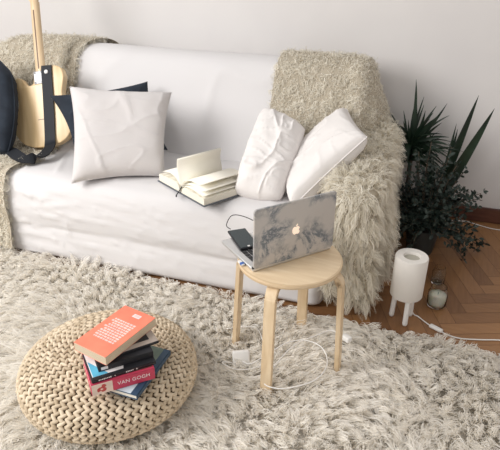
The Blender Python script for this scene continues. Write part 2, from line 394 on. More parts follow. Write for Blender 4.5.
# ================================================================ SOFA
def wr(x, y, z, s):  # wrinkle noise
    return noise.noise(Vector((x*s, y*s, z*s)))
def ridge(p, s, sx=1, sy=1, sz=1):
    return 1-abs(noise.noise(Vector((p[0]*s*sx, p[1]*s*sy, p[2]*s*sz))))*2
sofa = empty('sofa', (-1.22, 2.45, 0), 0, 'low two seat sofa under a loose white cotton cover standing against the back wall', 'sofa')
SX0, SX1 = -2.30, -0.30
def loc(o, root):  # verts are written in world coordinates: shift into the root's frame (unrotated roots)
    me = o.data; L = root.location
    co = np.empty(len(me.vertices)*3); me.vertices.foreach_get('co', co); co = co.reshape(-1, 3)-np.array(L)
    me.vertices.foreach_set('co', co.ravel()); me.update(); return o
def swept(name, prof, xs, m, root, disp, closed=True, cap=True):
    nP = len(prof); v = []; f = []
    for x in xs:
        for k, p in enumerate(prof):
            v.append(disp(x, p[0], p[1], k/nP))
    for i in range(len(xs)-1):
        for k in range(nP if closed else nP-1):
            f.append((i*nP+k, i*nP+(k+1) % nP, (i+1)*nP+(k+1) % nP, (i+1)*nP+k))
    if cap: f.append(tuple(range(nP))[::-1]); f.append(tuple(range((len(xs)-1)*nP, len(xs)*nP)))
    return loc(mesh_obj(name, v, f, m, root), root)
def dens(pts, step=.012):
    P = catmull([(0, p[0], p[1]) for p in pts], 8); out = []
    acc = [P[0]]
    for p in P[1:]:
        if (p-acc[-1]).length >= step: acc.append(p)
    return [(p.y, p.z) for p in acc]
seat_prof = dens([(2.66, .405), (2.45, .412), (2.2, .42), (2.06, .423), (2.0, .415), (1.965, .39), (1.948, .34), (1.940, .29), (1.936, .24), (1.942, .19),
                  (1.951, .170), (1.945, .150), (1.942, .11), (1.944, .04), (1.950, .016), (1.99, .012)], .011)+[(2.3, .05), (2.66, .05)]
def seat_disp(x, y, z, k):
    e = min((x-SX0), (SX1-x)); rd = .05; q = max(0, 1-max(e, 0)/rd); sh = rd*(1-math.sqrt(max(0, 1-q*q)))
    front = y < 2.03
    dy = dz = 0
    if front and z > .03:
        # horizontal pulled creases, stronger on the left, and a sagging skirt seam
        a = max(0, ridge((x, 0, z), 1.3, 1, 1, 13))**7*.9+max(0, ridge((x+3, 0, z+.10*x), 2.0, 1, 1, 14))**9*.9
        dy += -.009*a*min(1, (.42-z)*14)*(.45+.75*min(1, max(0, (-.9-x)))) + .008*wr(x, 0, z*1.5, 2.2)
        if z < .165: dy += .006*math.sin(x*9+math.sin(x*4)*2)*(.165-z)/.12
        dz += (.012*wr(x*.8, 0, 0, 1.2)*(1 if z < .3 else (.42-z)/.12))*min(1, z/.15)
    elif z > .3:
        dz += .007*wr(x, y, 0, 4)+.007*ridge((x, y*1.2, 0), 2.6, 1.6, 1, 1)**7
    return (x, y+dy+(sh if front else 0), z+dz-(sh*.6 if z > .3 else 0))
xs = list(np.linspace(SX0, SX1, 230))
swept('seat_cover', seat_prof, xs, M['sofa'], sofa, seat_disp)
back_prof = dens([(2.46, .36), (2.50, .45), (2.55, .58), (2.61, .72), (2.655, .81), (2.70, .855), (2.77, .874), (2.84, .868), (2.90, .84), (2.93, .78), (2.95, .60), (2.95, .36)], .02)
def back_disp(x, y, z, k):
    e = min(x-(-2.36), -.33-x); rd = .10; q = max(0, 1-max(e, 0)/rd); sh = rd*(1-math.sqrt(max(0, 1-q*q)))
    c = max(0, z-.5)
    dz = -sh*c*2.0; d = .010*wr(x, y, z, 3)+.009*ridge((x, y, z), 2.2, 1.8, 1, .8)**7
    cy = 2.73
    return (x, cy+(y-cy)*(1-sh*1.5)-d, z+dz+.004*wr(x, 0, 0, 2))
swept('backrest', back_prof, list(np.linspace(-2.36, -.33, 130)), M['sofa'], sofa, back_disp)
for xc in (-2.42, -0.215):
    b = box_bm(.20, .90, .44, (xc, 2.44, .27), .05, 4); loc(bm_obj('armrest', b, M['sofa'], sofa, True), sofa)
for fx in (-2.2, -.35):
    for fy in (2.15, 2.8):
        v, f = lathe([(.022, 0), (.028, .05)], 14, (fx, fy, 0)); loc(mesh_obj('foot', v, f, M['sofa_wood'], sofa), sofa)

# ================================================================ FUR THROWS
def fur_obj(name, sheets, label, roots_sp, length, extra):
    parts = []
    for P, Nrm_flip, ln, sp, gr, curl, nw, K in sheets:
        nu, nv = P.shape[:2]
        parts.append((P.reshape(-1, 3), grid_faces(nu, nv), np.full(nu*nv, .35), 1))
        pts, nr = sample_grid(P, None, sp); nr = nr*Nrm_flip
        n = len(pts)
        down = np.array([0, 0, -1.0]); tang = down-nr*(nr@down)[:, None]
        sw = np.stack([flow(pts[:, 0]*3, pts[:, 2]*3+pts[:, 1]), flow(pts[:, 1]*3+4, pts[:, 0]*3), np.zeros(n)], 1)*.22
        d = nr*nw+tang*gr+sw+rng.normal(0, .36, (n, 3)); d /= np.linalg.norm(d, axis=1, keepdims=True)
        L = rng.uniform(.75, 1.2, n)*ln
        roots = np.repeat(pts, K, 0)+rng.normal(0, sp*.30, (n*K, 3))
        dd = np.repeat(d, K, 0)+rng.normal(0, .22, (n*K, 3)); dd /= np.linalg.norm(dd, axis=1, keepdims=True)
        tip = np.repeat(pts+d*L[:, None]*.9+down*L[:, None]*.3*gr, K, 0)
        tone = np.clip(np.repeat(rng.uniform(.1, .9, n), K)+rng.normal(0, .2, n*K), 0, 1)
        V, F, C = strands(roots, dd, np.repeat(L, K)*rng.uniform(.8, 1.15, n*K), .0028, 5, curl, .35*gr, tip, .88, tone, up=np.repeat(nr, K, 0))
        V[:, 2] = np.maximum(V[:, 2], .004)
        V[:, 1] = np.minimum(V[:, 1], 3.074)
        parts.append((V, F, C, 0))
    o = np_obj(name, parts, None, mats=[M['fur'], M['fur_backing']]); return tag(o, label, 'throw', None)

def resample(pts, step):
    P = catmull(pts, 8); d = [0]
    for i in range(1, len(P)): d.append(d[-1]+(P[i]-P[i-1]).length)
    n = int(d[-1]/step)+1; ts = np.linspace(0, d[-1], n); A = np.array([tuple(p) for p in P])
    return np.stack([np.interp(ts, d, A[:, k]) for k in range(3)], 1)
# --- right throw: sheet over the back, sheet over the arm
bp = resample([(0, 2.99, .45), (0, 2.975, .70), (0, 2.94, .83), (0, 2.86, .890), (0, 2.76, .896), (0, 2.68, .868), (0, 2.63, .81), (0, 2.58, .70), (0, 2.52, .55), (0, 2.46, .44), (0, 2.36, .435), (0, 2.25, .432)], .02)
def right_back():
    us = np.arange(0.02, .80, .02); P = np.zeros((len(us), len(bp), 3))
    for i, u in enumerate(us):
        for j, p in enumerate(bp):
            if u < .40: x = -.735+u; dz = 0
            else:
                a = u-.40; rr = .07
                if a < rr*1.2: th = a/rr; x = -.335+rr*math.sin(th); dz = -rr*(1-math.cos(th))
                else: th = 1.2; e = a-rr*1.2; x = -.335+rr*math.sin(th)+e*.36; dz = -rr*(1-math.cos(th))-e*.89
            fold = .010*math.sin(u*38+p[2]*5)*min(1, max(0, u-.25)*6)
            y = 2.72+(p[1]-2.72)*(1+(.10 if u > .4 else 0))
            zz = p[2]+dz*max(.0, min(1, (p[2]-.42)/.35))
            P[i, j] = (x, y-fold+.006*wr(x, y, zz, 6), zz)
    return P
def arm_sheet():
    cx, cy = -.215, 2.355; hx, hy = .115, .415; nu = 130; vs = np.arange(0, 1.001, .03); P = np.zeros((nu, len(vs)*2-1, 3))
    P = np.zeros((nu, 44, 3))
    for i in range(nu):
        a = 2*PI*i/(nu-1)
        n = 3.2; ca, sa = math.cos(a), math.sin(a); r = (abs(ca)**n+abs(sa)**n)**(-1/n)
        hem = .115+.030*math.sin(a*3+1)+.02*math.sin(a*7)
        if math.sin(a) > .55: hem = .30
        for j in range(44):
            t = j/43
            if t < .30:
                s = t/.30; th = s*PI/2; k = math.sin(th); z = .520+.075*math.cos(th)
                fo = 0
            else:
                s = (t-.30)/.70; k = 1+.0*s; z = .520-(.520-hem)*s
                fo = min(1, s*1.8)
            w = math.sin(a*13+.6)*.5+math.sin(a*21+2)*.3+math.sin(a*8+4)*.35
            # keep it close on the seat side, loose on the front and outside
            loose = 1.0 if ca > -.6 else .2
            k2 = k+fo*(.10*w*loose/ max(.4, 1)+.0)+(.15*fo*s*loose if t >= .3 else 0)
            x = cx+hx*ca*r*k+fo*loose*ca*(.036*w+.015*s if t >= .3 else 0); y = cy+hy*sa*r*k+fo*loose*sa*(.042*w+.02*s if t >= .3 else 0)
            z += .010*wr(x, y, 0, 9) if t < .3 else 0
            if y > 2.55: z = z+(y-2.55)*.28 if t < .3 else z
            P[i, j] = (x, y, z)
    return P
fur_obj('throw_blanket', [(right_back(), 1, .034, .0135, .50, .012, .6, 9), (arm_sheet(), -1, .068, .0142, .95, .008, .38, 10)],
        'shaggy beige faux fur throw draped over the sofa back and arm beside the plants', .012, .04, None)
# --- left throw: over the back, down the seat and over the front edge
lp = resample([(0, 2.99, .45), (0, 2.975, .70), (0, 2.94, .83), (0, 2.86, .888), (0, 2.76, .896), (0, 2.68, .868), (0, 2.63, .81), (0, 2.58, .70), (0, 2.52, .55), (0, 2.47, .445), (0, 2.38, .432), (0, 2.2, .434), (0, 2.05, .438), (0, 1.97, .425), (0, 1.93, .37), (0, 1.915, .28), (0, 1.92, .16), (0, 1.90, .05)], .025)
def left_sheet():
    us = np.arange(0, .70, .025); P = np.zeros((len(us), len(lp), 3))
    for i, u in enumerate(us):
        for j, p in enumerate(lp):
            x = -1.765-u+(.05*math.sin(p[1]*9) if u < .1 else 0)
            if p[1] < 2.5: x -= .05
            if p[1] < 2.15: x += .065
            dz = 0
            if p[2] > .5 and u > .38: dz = -(u-.38)**2*1.9*(p[2]-.4)
            q = .008*math.sin(u*30+p[1]*4)
            P[i, j] = (x, p[1]-(q if p[2] < .42 or p[2] > .47 else 0), p[2]+dz+(q if p[1] < 2.45 and p[2] > .4 else 0))
    return P
fur_obj('throw_blanket', [(left_sheet(), -1, .034, .0142, .5, .012, .6, 8)],
        'shaggy beige faux fur throw over the sofa end behind the guitar', .012, .04, None)

# ================================================================ CUSHIONS
def pillow(name, BL, BR, TR, TL, th, m, label, n=64, pinch=.10, wrk=.004, wsc=9, seed=0, flip=1, piping=None, sharp=.45, cat='cushion', seam=None, fold=None):
    BL, BR, TR, TL = map(Vector, (BL, BR, TR, TL)); c = (BL+BR+TR+TL)/4
    nrm = (BR-BL).cross(TL-BL).normalized()*flip
    w = ((BR-BL).length+(TR-TL).length)/2; h = ((TL-BL).length+(TR-BR).length)/2
    def pt(u, v, side):
        # u,v in [-1,1]; edges pulled in between the corners
        pu = u*(1-pinch*(1-u*u*0)*(1-v*v)*abs(u)**3*1.0); pv = v*(1-pinch*(1-u*u)*abs(v)**3)
        a, b = (pu+1)/2, (pv+1)/2
        p = BL*(1-a)*(1-b)+BR*a*(1-b)+TR*a*b+TL*(1-a)*b
        k = (max(0, 1-u**4)*max(0, 1-v**4))**sharp
        q = Vector((u*w/2+seed, v*h/2, side*.5))
        d = th/2*k*side
        wk = wrk*(noise.noise(q*wsc)+.5*noise.noise(q*wsc*2.3))+wrk*1.3*max(0, ridge(q+Vector((noise.noise(q*6)*.1, 0, 0)), wsc*.6, 1.6, .7, 1))**7+wrk*.8*max(0, ridge(q*1.0+Vector((3, 1, 0)), wsc*1.1, .8, 1.7, 1))**8
        if fold: wk += fold(u, v)
        return p+nrm*(d+side*wk*min(1, k*1.6)), k
    v, f = [], []
    for side in (1, -1):
        for i in range(n+1):
            for j in range(n+1):
                p, _ = pt(-1+2*i/n, -1+2*j/n, side); v.append(p)
    N = (n+1)**2
    for s in (0, 1):
        for i in range(n):
            for j in range(n):
                a = s*N+i*(n+1)+j; q = (a, a+n+1, a+n+2, a+1); f.append(q if s == 0 else q[::-1])
    root = c.copy(); root.z = min(BL.z, BR.z)-th*.0
    o = mesh_obj(name, [p-root for p in v], f, m)
    bm = bmesh.new(); bm.from_mesh(o.data); bmesh.ops.remove_doubles(bm, verts=bm.verts, dist=2e-4)
    bmesh.ops.recalc_face_normals(bm, faces=bm.faces); bm.to_mesh(o.data); bm.free()
    o.location = root; tag(o, label, cat)
    if piping:
        ring = [pt(-1+2*i/n, -1, 0)[0] for i in range(n)]+[pt(1, -1+2*i/n, 0)[0] for i in range(n)]+[pt(1-2*i/n, 1, 0)[0] for i in range(n)]+[pt(-1, 1-2*i/n, 0)[0] for i in range(n+1)]
        tv, tf = tube([p-root for p in ring], piping, 6, 1); mesh_obj('seam', tv, tf, m, o)
    return o
pillow('cushion', (-1.430, 1.925, .432), (-1.080, 2.130, .436), (-1.140, 2.370, .755), (-1.575, 2.210, .780), .135, M['linen'],
       'square off-white textured linen cushion in front of the navy one', pinch=.085, wrk=.0045, wsc=6, seed=5, piping=.0022, flip=1)
pillow('cushion', (-1.600, 2.215, .445), (-1.19, 2.40, .455), (-1.345, 2.53, .755), (-1.735, 2.265, .712), .085, M['navy'],
       'dark navy cushion tucked behind the square linen cushion', pinch=.10, wrk=.005, seed=8, flip=1)
pillow('pillow', (-.722, 2.05, .440), (-.515, 2.05, .440), (-.500, 2.39, .640), (-.712, 2.43, .700), .15, M['white_cotton'],
       'white crumpled cotton pillow, plumper and further left, beside the open book', pinch=-.08, wrk=.009, wsc=11, seed=14, sharp=.5, cat='pillow')
pillow('pillow', (-.450, 1.985, .440), (-.600, 2.37, .445), (-.345, 2.55, .705), (-.205, 2.18, .700), .13, M['white_cotton'],
       'smooth white pillow with a piped seam leaning on the furry sofa arm', pinch=.05, wrk=.005, wsc=7, seed=21, flip=-1, piping=.003, sharp=.35, cat='pillow')
# dark soft bag cut off by the left of the view
pillow('soft_bag', (-2.22, 2.16, .47), (-1.90, 2.10, .46), (-1.985, 2.32, .785), (-2.27, 2.38, .86), .15, M['navy'],
       'dark navy soft bag standing on the sofa end beside the guitar', pinch=-.22, wrk=.008, wsc=6, seed=31, flip=1, piping=.003, cat='bag')

# ================================================================ GUITAR
def make_guitar():
    g = bpy.data.objects.new('electric_guitar', None); COL.objects.link(g)
    tag(g, 'electric guitar with natural wood body leaning back to front on the sofa', 'guitar')
    tilt, rl = R(25), R(-14.5)
    d = Vector((math.sin(rl), math.sin(tilt), math.cos(tilt))).normalized()      # along the neck
    nb = Vector((0.10, -math.cos(tilt), math.sin(tilt))); nb = (nb-d*nb.dot(d)).normalized()   # back of the guitar faces the room
    xr = d.cross(nb).normalized()
    g.matrix_world = Matrix.Translation((-1.800, 2.270, .440)) @ Matrix((xr, d, nb)).transposed().to_4x4()
    out = [(0, 0), (.06, .004), (.115, .028), (.15, .07), (.160, .12), (.148, .175), (.125, .222), (.118, .262), (.126, .305), (.134, .345), (.122, .385), (.088, .403), (.05, .398), (.028, .392),
           (.027, .37), (-.027, .345), (-.034, .328), (-.055, .318), (-.078, .330), (-.098, .358), (-.122, .366), (-.142, .345), (-.142, .305), (-.128, .262), (-.126, .222), (-.145, .175), (-.160, .12), (-.15, .07), (-.115, .028), (-.06, .004)]
    pts = [(p.x, p.y) for p in catmull([(a, b, 0) for a, b in out], 4, True)]
    bm = extrude_outline(pts, .044, .005); auto(bm_obj('body', bm, M['ash_body'], g), 40)
    # neck with rounded back and skunk stripe
    v, f = [], []; ys = np.linspace(.335, .755, 20); n = 12
    for y in ys:
        wd = .028-(y-.335)/.42*.0065; dp = .021
        for k in range(n):
            a = PI*k/(n-1); v.append((wd*math.cos(a), y, -.004+dp*math.sin(a)*.95))
        # fingerboard underside is flat: closed by the polygon
    for i in range(len(ys)-1):
        for k in range(n): f.append((i*n+k, i*n+(k+1) % n, (i+1)*n+(k+1) % n, (i+1)*n+k))
    f.append(tuple(range(n))); f.append(tuple(range((len(ys)-1)*n, len(ys)*n))[::-1])
    neck = auto(mesh_obj('neck', v, f, M['maple'], g), 50)
    bm = box_bm(.006, .30, .004, (0.0, .55, .0162), .0015); bm_obj('neck_stripe', bm, M['walnut_strip'], neck)
    bm = box_bm(.046, .40, .006, (0, .545, -.008), .001); bm_obj('fingerboard', bm, M['maple'], neck)
    hs = [(-.021, .75), (.021, .75), (.026, .775), (.024, .80), (.022, .86), (.026, .92), (.014, .948), (-.01, .945), (-.030, .93), (-.040, .90), (-.034, .80), (-.028, .775)]
    bm = extrude_outline([(p.x, p.y) for p in catmull([(a, b, 0) for a, b in hs], 4, True)], .014, .002)
    for vv in bm.verts: vv.co.z += .002
    hd = auto(bm_obj('headstock', bm, M['maple'], g), 40)
    for k in range(6):
        y = .785+k*.024
        bm = box_bm(.016, .020, .010, (.004, y, .014), .003); box_bm(.022, .004, .004, (.024, y, .014), bm=bm); box_bm(.006, .016, .010, (.036, y, .014), .002, bm=bm)
        bm_obj('tuner', bm, M['chrome'], hd)
    # body hardware on the back
    bm = box_bm(.051, .064, .003, (0, .352, .0235), .002); pl = bm_obj('neck_plate', bm, M['chrome'], g)
    for sx in (-.018, .018):
        for sy in (.327, .377):
            v, f = lathe([(.0045, 0), (.004, .002)], 10, (sx, sy, .025)); mesh_obj('screw', v, f, M['chrome'], pl)
    v, f = lathe([(.0105, 0), (.0105, .004), (.007, .007)], 18, (.049, .372, .031)); mesh_obj('strap_button', v, f, M['white_plastic'], g)
    bm = box_bm(.004, .003, .002, (0, .14, .0225)); box_bm(.05, .003, .001, (.0, .14, .0223), bm=bm); bm_obj('string_ferrules', bm, M['walnut_strip'], g)
    # strings, pickups and bridge on the front face
    bm = box_bm(.08, .045, .006, (0, .10, -.025), .002); bm_obj('bridge', bm, M['chrome'], g)
    for y in (.24,): bm_obj('pickup', box_bm(.07, .022, .006, (0, y, -.025), .003), M['chrome'], g)
    for k in range(6):
        x = -.0175+k*.007; v, f = tube([(x, .10, -.030), (x*.7, .76, -.014)], .0004, 5, 2); mesh_obj('string', v, f, M['chrome'], g)
    # strap: over the back, down onto the seat
    inv = g.matrix_world.inverted(); 
    P = [(.050, .405, .026), (.048, .372, .028), (.045, .25, .029), (.040, .12, .030), (.036, .025, .034)]
    S = [(1, 0, 0)]*5
    W = [((-1.735, 2.20, .470), (.9, .3, 0.2)), ((-1.725, 2.12, .456), (.8, .5, .1)), ((-1.765, 2.06, .455), (.2, 1, .25)), ((-1.82, 2.07, .462), (-.1, 1, .35)), ((-1.91, 2.12, .462), (.1, 1, .2)), ((-2.02, 2.12, .462), (.1, 1, .1)), ((-2.15, 2.08, .462), (.1, 1, .1))]
    for p, s in W:
        P.append(tuple(inv @ Vector(p))); S.append(tuple((inv.to_3x3() @ Vector(s))))
    v, f = ribbon(P, .056, .005, S, 8); auto(mesh_obj('strap', v, f, M['black_strap'], g), 50)
    return g
bpy.context.view_layer.update()
make_guitar()

# ================================================================ OPEN BOOK
def open_book():
    b = empty('open_book', (-.940, 1.990, .428), R(-32), 'thick open book with blank cream pages lying on the sofa seat', 'book')
    w, h = .166, .228      # local: x across (foot edge), y along the spine
    bm = box_bm(w*2+.02, h+.008, .004, (0, h/2, .002), .0015); bm_obj('cover', bm, M['cover_dark'], b)
    def block(sgn, th, w):
        v, f = [], []; nx, ny = 16, 2
        prof = []
        for i in range(nx+1):
            t = i/nx; x = sgn*(.003+t*w)
            z = .005+th*(min(1, t*6)**.5)*(1-.22*t*t)
            prof.append((x, z))
        for y in (0.002, h-.002):
            for x, z in prof: v.append((x, y, z))
            for x, z in prof: v.append((x*(1.0), y, .0045))
        n = nx+1
        for i in range(nx):
            f.append((i, i+1, 2*n+i+1, 2*n+i)); f.append((i, n+i, n+i+1, i+1)); f.append((2*n+i, 2*n+i+1, 3*n+i+1, 3*n+i))
        f.append((nx, n+nx, 3*n+nx, 2*n+nx)); f.append((0, 2*n, 3*n, n))
        o = mesh_obj('page_block', v, f, M['paper'], b); auto(o, 35); return o
    block(-1, .040, w); block(1, .034, w)
    # leaf standing up from the spine and half-turned leaves over the right-hand block
    def leaf(pr, name='page'):
        v, f = [], []; P = catmull([(x, 0, z) for x, z in pr], 5)
        for y in (.003, h-.003):
            for p in P: v.append((p.x, y, p.z))
        n = len(P)
        for i in range(n-1): f.append((i, i+1, n+i+1, n+i))
        o = mesh_obj(name, v, f, M['page'], b)
        md = o.modifiers.new('s', 'SOLIDIFY'); md.thickness = .0012; return o
    leaf([(0, .035), (-.010, .07), (-.022, .11), (-.018, .150)])
    leaf([(0.002, .035), (-.004, .07), (-.014, .11), (-.006, .152)])
    leaf([(.004, .036), (.03, .066), (.08, .083), (.142, .084)])
    leaf([(.005, .036), (.04, .055), (.09, .064), (.158, .060)])
    leaf([(.006, .035), (.04, .045), (.09, .049), (.163, .042)])
    leaf([(-.004, .038), (-.04, .062), (-.09, .068), (-.142, .055)])
    v, f = ribbon([(.0, .01, .03), (.0, -.006, .012), (.004, -.022, .001), (.02, -.034, .0005)], .006, .0008, [(1, 0, 0)]*4, 5); mesh_obj('ribbon_marker', v, f, M['black_strap'], b)
M['cover_dark'] = mat('grey_book_board', (0.10, 0.11, 0.13), 0.7); bump(M['cover_dark'], 200, .2)
M['page'] = mat('cream_page', (0.86, 0.83, 0.74), 0.9); bump(M['page'], 40, .05)
open_book()

# ================================================================ STOOL
def make_stool():
    s = empty('stool', (-.358, 1.586, 0), R(175.4), 'round birch stool with four bent legs standing on the rug', 'stool')
    prof = [(.0, .432), (.170, .432), (.1745, .435), (.1760, .4385), (.1760, .4465), (.1745, .4495), (.170, .451), (.0, .451)]
    v, f = lathe(prof, 72, close_top=False, close_bot=False)
    fm = [0]*len(f)
    for i in range(len(f)):
        if 1 <= i//72 <= 5: fm[i] = 1
    o = mesh_obj('seat', v, f, None, s, mats=[M['birch_top'], M['birch_edge']], fmat=fm); auto(o, 30)
    for k in range(4):
        # bent strip in the local XZ plane: runs in under the seat, bends, goes down with a slight splay
        c = [(.075, .424), (.125, .424), (.150, .422), (.168, .412), (.178, .394), (.1815, .37), (.190, .20), (.199, .006)]
        C = catmull([(a, 0, b) for a, b in c], 6); v, f = [], []
        for i, p in enumerate(C):
            t = (C[min(i+1, len(C)-1)]-C[max(i-1, 0)]).normalized(); nn = Vector((-t.z, 0, t.x)); 
            hw = .019+.003*(1-min(1, i/20)); ht = .0085
            for a, b in ((-1, -1), (1, -1), (1, 1), (-1, 1)):
                q = p+nn*a*ht; v.append((q.x, b*hw, q.z))
        for i in range(len(C)-1):
            for q in range(4): f.append((i*4+q, i*4+(q+1) % 4, (i+1)*4+(q+1) % 4, (i+1)*4+q))
        f.append((3, 2, 1, 0)); L = (len(C)-1)*4; f.append((L, L+1, L+2, L+3))
        bm = bmesh.new(); me = bpy.data.meshes.new('t'); me.from_pydata([tuple(x) for x in v], [], f); bm.from_mesh(me)
        rotm = Matrix.Rotation(k*PI/2, 4, 'Z'); bmesh.ops.transform(bm, matrix=rotm, verts=bm.verts)
        ed = [e for e in bm.edges if len(e.link_faces) == 2 and e.calc_face_angle(0) > R(50)]
        bmesh.ops.bevel(bm, geom=ed, offset=.002, segments=2, affect='EDGES')
        o = bm_obj('leg', bm, M['birch_leg'], s, True); auto(o, 40)
        for q in (.095, .125):
            a = k*PI/2; v, f = lathe([(.0055, .4145), (.004, .4125)], 10, (q*math.cos(a), q*math.sin(a), 0)); mesh_obj('screw', v, f, M['chrome'], o)
make_stool()

# ================================================================ LAPTOP
def make_laptop():
    h0 = Vector((-.446, 1.451, 0)); h1 = Vector((-.236, 1.684, 0)); hd = (h1-h0).normalized()
    ang = math.atan2(hd.y, hd.x)
    W, D, T = .312, .218, .013
    l = empty('laptop', (h0.x, h0.y, .4515), ang, 'open laptop in a grey marble print case standing on the stool', 'laptop')
    # local: x along the hinge, +y towards the sofa (keyboard side)
    base = bm_obj('base', box_bm(W, D, T, (W/2, D/2, T/2), .004, 3), M['aluminium'], l, True); auto(base, 40)
    bm = bmesh.new()
    for r in range(6):
        nk = 14 if r < 5 else 9
        for c in range(nk):
            wk = (W-.04)/nk
            box_bm(wk*.86, .0145, .0012, (.02+wk*(c+.5), .022+.0175*r+.009, T+.0006), bm=bm)
    bm_obj('keyboard', bm, M['keys'], base)
    bm_obj('trackpad', box_bm(.10, .065, .0006, (W/2, .180, T+.0004)), M['white_plastic'], base)
    bm_obj('port', box_bm(.002, .010, .004, (-.0004, .05, .006)), M['keys'], base)
    # lid, opened just past upright
    lean = R(0.5); H = .207
    lidm = Matrix.Translation((0, -.002, T)) @ Matrix.Rotation(lean*-1, 4, 'X')
    out = []
    rr = .011
    for cx, cz, a0 in ((W-rr, rr, -90), (W-rr, H-rr, 0), (rr, H-rr, 90), (rr, rr, 180)):
        for k in range(7): a = R(a0+k*15); out.append((cx+rr*math.cos(a), cz+rr*math.sin(a)))
    bm = extrude_outline(out, .008, .0018)
    bmesh.ops.transform(bm, matrix=lidm @ Matrix.Rotation(R(90), 4, 'X'), verts=bm.verts)
    lid = auto(bm_obj('lid', bm, M['marble'], l), 40)
    bm = box_bm(W-.014, .0008, H-.02, (W/2, .0045, H/2+.002)); bmesh.ops.transform(bm, matrix=lidm, verts=bm.verts); bm_obj('screen', bm, M['screen'], lid)
    # glowing fruit emblem
    ap = [(0, .34), (.16, .40), (.34, .33), (.44, .18), (.36, .10), (.32, -.02), (.37, -.15), (.46, -.20), (.38, -.38), (.24, -.50), (.10, -.47), (0, -.44), (-.10, -.47), (-.24, -.50), (-.38, -.36), (-.47, -.14), (-.46, .14), (-.36, .32), (-.18, .40)]
    sc = .030
    bm = extrude_outline([(p.x*sc, p.y*sc) for p in catmull([(a, b, 0) for a, b in ap], 4, True)], .0012)
    lf = extrude_outline([(p.x*sc, p.y*sc) for p in catmull([(0.0, .44, 0), (.02, .58, 0), (.14, .70, 0), (.19, .70, 0), (.17, .55, 0), (.08, .45, 0)], 4, True)], .0012)
    me = bpy.data.meshes.new('t'); lf.to_mesh(me); bm.from_mesh(me)
    bmesh.ops.transform(bm, matrix=lidm @ Matrix.Translation((W/2, -.0045, H/2)) @ Matrix.Rotation(R(90), 4, 'X'), verts=bm.verts)
    lg = bm_obj('emblem', bm, M['emblem'], lid); lg['label'] = 'softly glowing cream fruit emblem'
    v, f = tube([(.0, 0, 0), (W, 0, 0)], .0045, 10, 2); 
    hg = mesh_obj('hinge', [Vector(p)+Vector((0, .004, T+.001)) for p in v], f, M['keys'], l)
    return l, ang, h0, T
t, b = nt(M['marble'])
tc = t.nodes.new('ShaderNodeTexCoord')
nz = t.nodes.new('ShaderNodeTexNoise'); nz.inputs['Scale'].default_value = 9; nz.inputs['Detail'].default_value = 10; nz.inputs['Distortion'].default_value = .35; nz.inputs['Roughness'].default_value = .72
sb = t.nodes.new('ShaderNodeMath'); sb.operation = 'SUBTRACT'; sb.inputs[1].default_value = .5
ab = t.nodes.new('ShaderNodeMath'); ab.operation = 'ABSOLUTE'
cr = t.nodes.new('ShaderNodeValToRGB'); e = cr.color_ramp.elements
e[0].position = 0; e[0].color = (0.10, 0.125, 0.15, 1); e[1].position = .07; e[1].color = (0.50, 0.47, 0.44, 1)
e2 = cr.color_ramp.elements.new(.028); e2.color = (0.28, 0.29, 0.30, 1)
n2 = t.nodes.new('ShaderNodeTexNoise'); n2.inputs['Scale'].default_value = 9; n2.inputs['Detail'].default_value = 3
gr = t.nodes.new('ShaderNodeValToRGB'); gr.color_ramp.elements[0].position = .42; gr.color_ramp.elements[1].position = .56
mx = t.nodes.new('ShaderNodeMix'); mx.data_type = 'RGBA'; mx.inputs[6].default_value = (0.50, 0.47, 0.44, 1)
t.links.new(tc.outputs['Object'], nz.inputs['Vector']); t.links.new(tc.outputs['Object'], n2.inputs['Vector'])
t.links.new(nz.outputs['Fac'], sb.inputs[0]); t.links.new(sb.outputs[0], ab.inputs[0]); t.links.new(ab.outputs[0], cr.inputs[0])
t.links.new(n2.outputs['Fac'], gr.inputs[0]); t.links.new(gr.outputs[0], mx.inputs[0]); t.links.new(cr.outputs[0], mx.inputs[7])
t.links.new(mx.outputs[2], b.inputs['Base Color'])
M['emblem'] = mat('backlit_emblem', (0.85, 0.72, 0.58), 0.5, Emission_Color=(1.0, 0.80, 0.62, 1), Emission_Strength=0.35)
lap, LA, LH, LT = make_laptop()

# phone on the laptop's near-left palm rest
ph = empty('phone', (-.537, 1.622, .4515+.013+.001), R(-52), 'dark smartphone lying screen up on the laptop keyboard', 'phone')
pb = auto(bm_obj('phone_case', box_bm(.138, .068, .008, (0, 0, .004), .0035, 3), M['keys'], ph), 50)
bm_obj('phone_screen', box_bm(.130, .061, .0008, (0, 0, .0083), .0003), M['phone_glass'], ph)
bm_obj('home_button', box_bm(.008, .008, .0006, (.0665-.006, 0, .0088), .0002), M['white_plastic'], ph)
v, f = tube([(-.60, 1.672, .472), (-.622, 1.69, .476), (-.618, 1.74, .492), (-.57, 1.745, .492), (-.50, 1.72, .480), (-.45, 1.66, .470)], .0016, 6, 6)
c = empty('charging_cable', (-.60, 1.672, .47), 0, 'thin dark cable looping from the phone behind the laptop', 'cable')
loc(mesh_obj('cable', v, f, M['keys'], c), c)
# blue pen-drive like stick at the laptop side
st = empty('usb_stick', (-.497, 1.487, .4535), R(138), 'small blue usb stick plugged into the laptop side', 'usb stick')
bm_obj('stick_body', box_bm(.030, .012, .006, (0.0, 0, .003), .0015), None or M['white_plastic'], st)
M['blue_plastic'] = mat('blue_plastic', (0.03, 0.12, 0.42), .4); bump(M['blue_plastic'], 50, .05)
bm_obj('cap', box_bm(.014, .013, .0066, (-.006, 0, .0032), .0018), M['blue_plastic'], st)

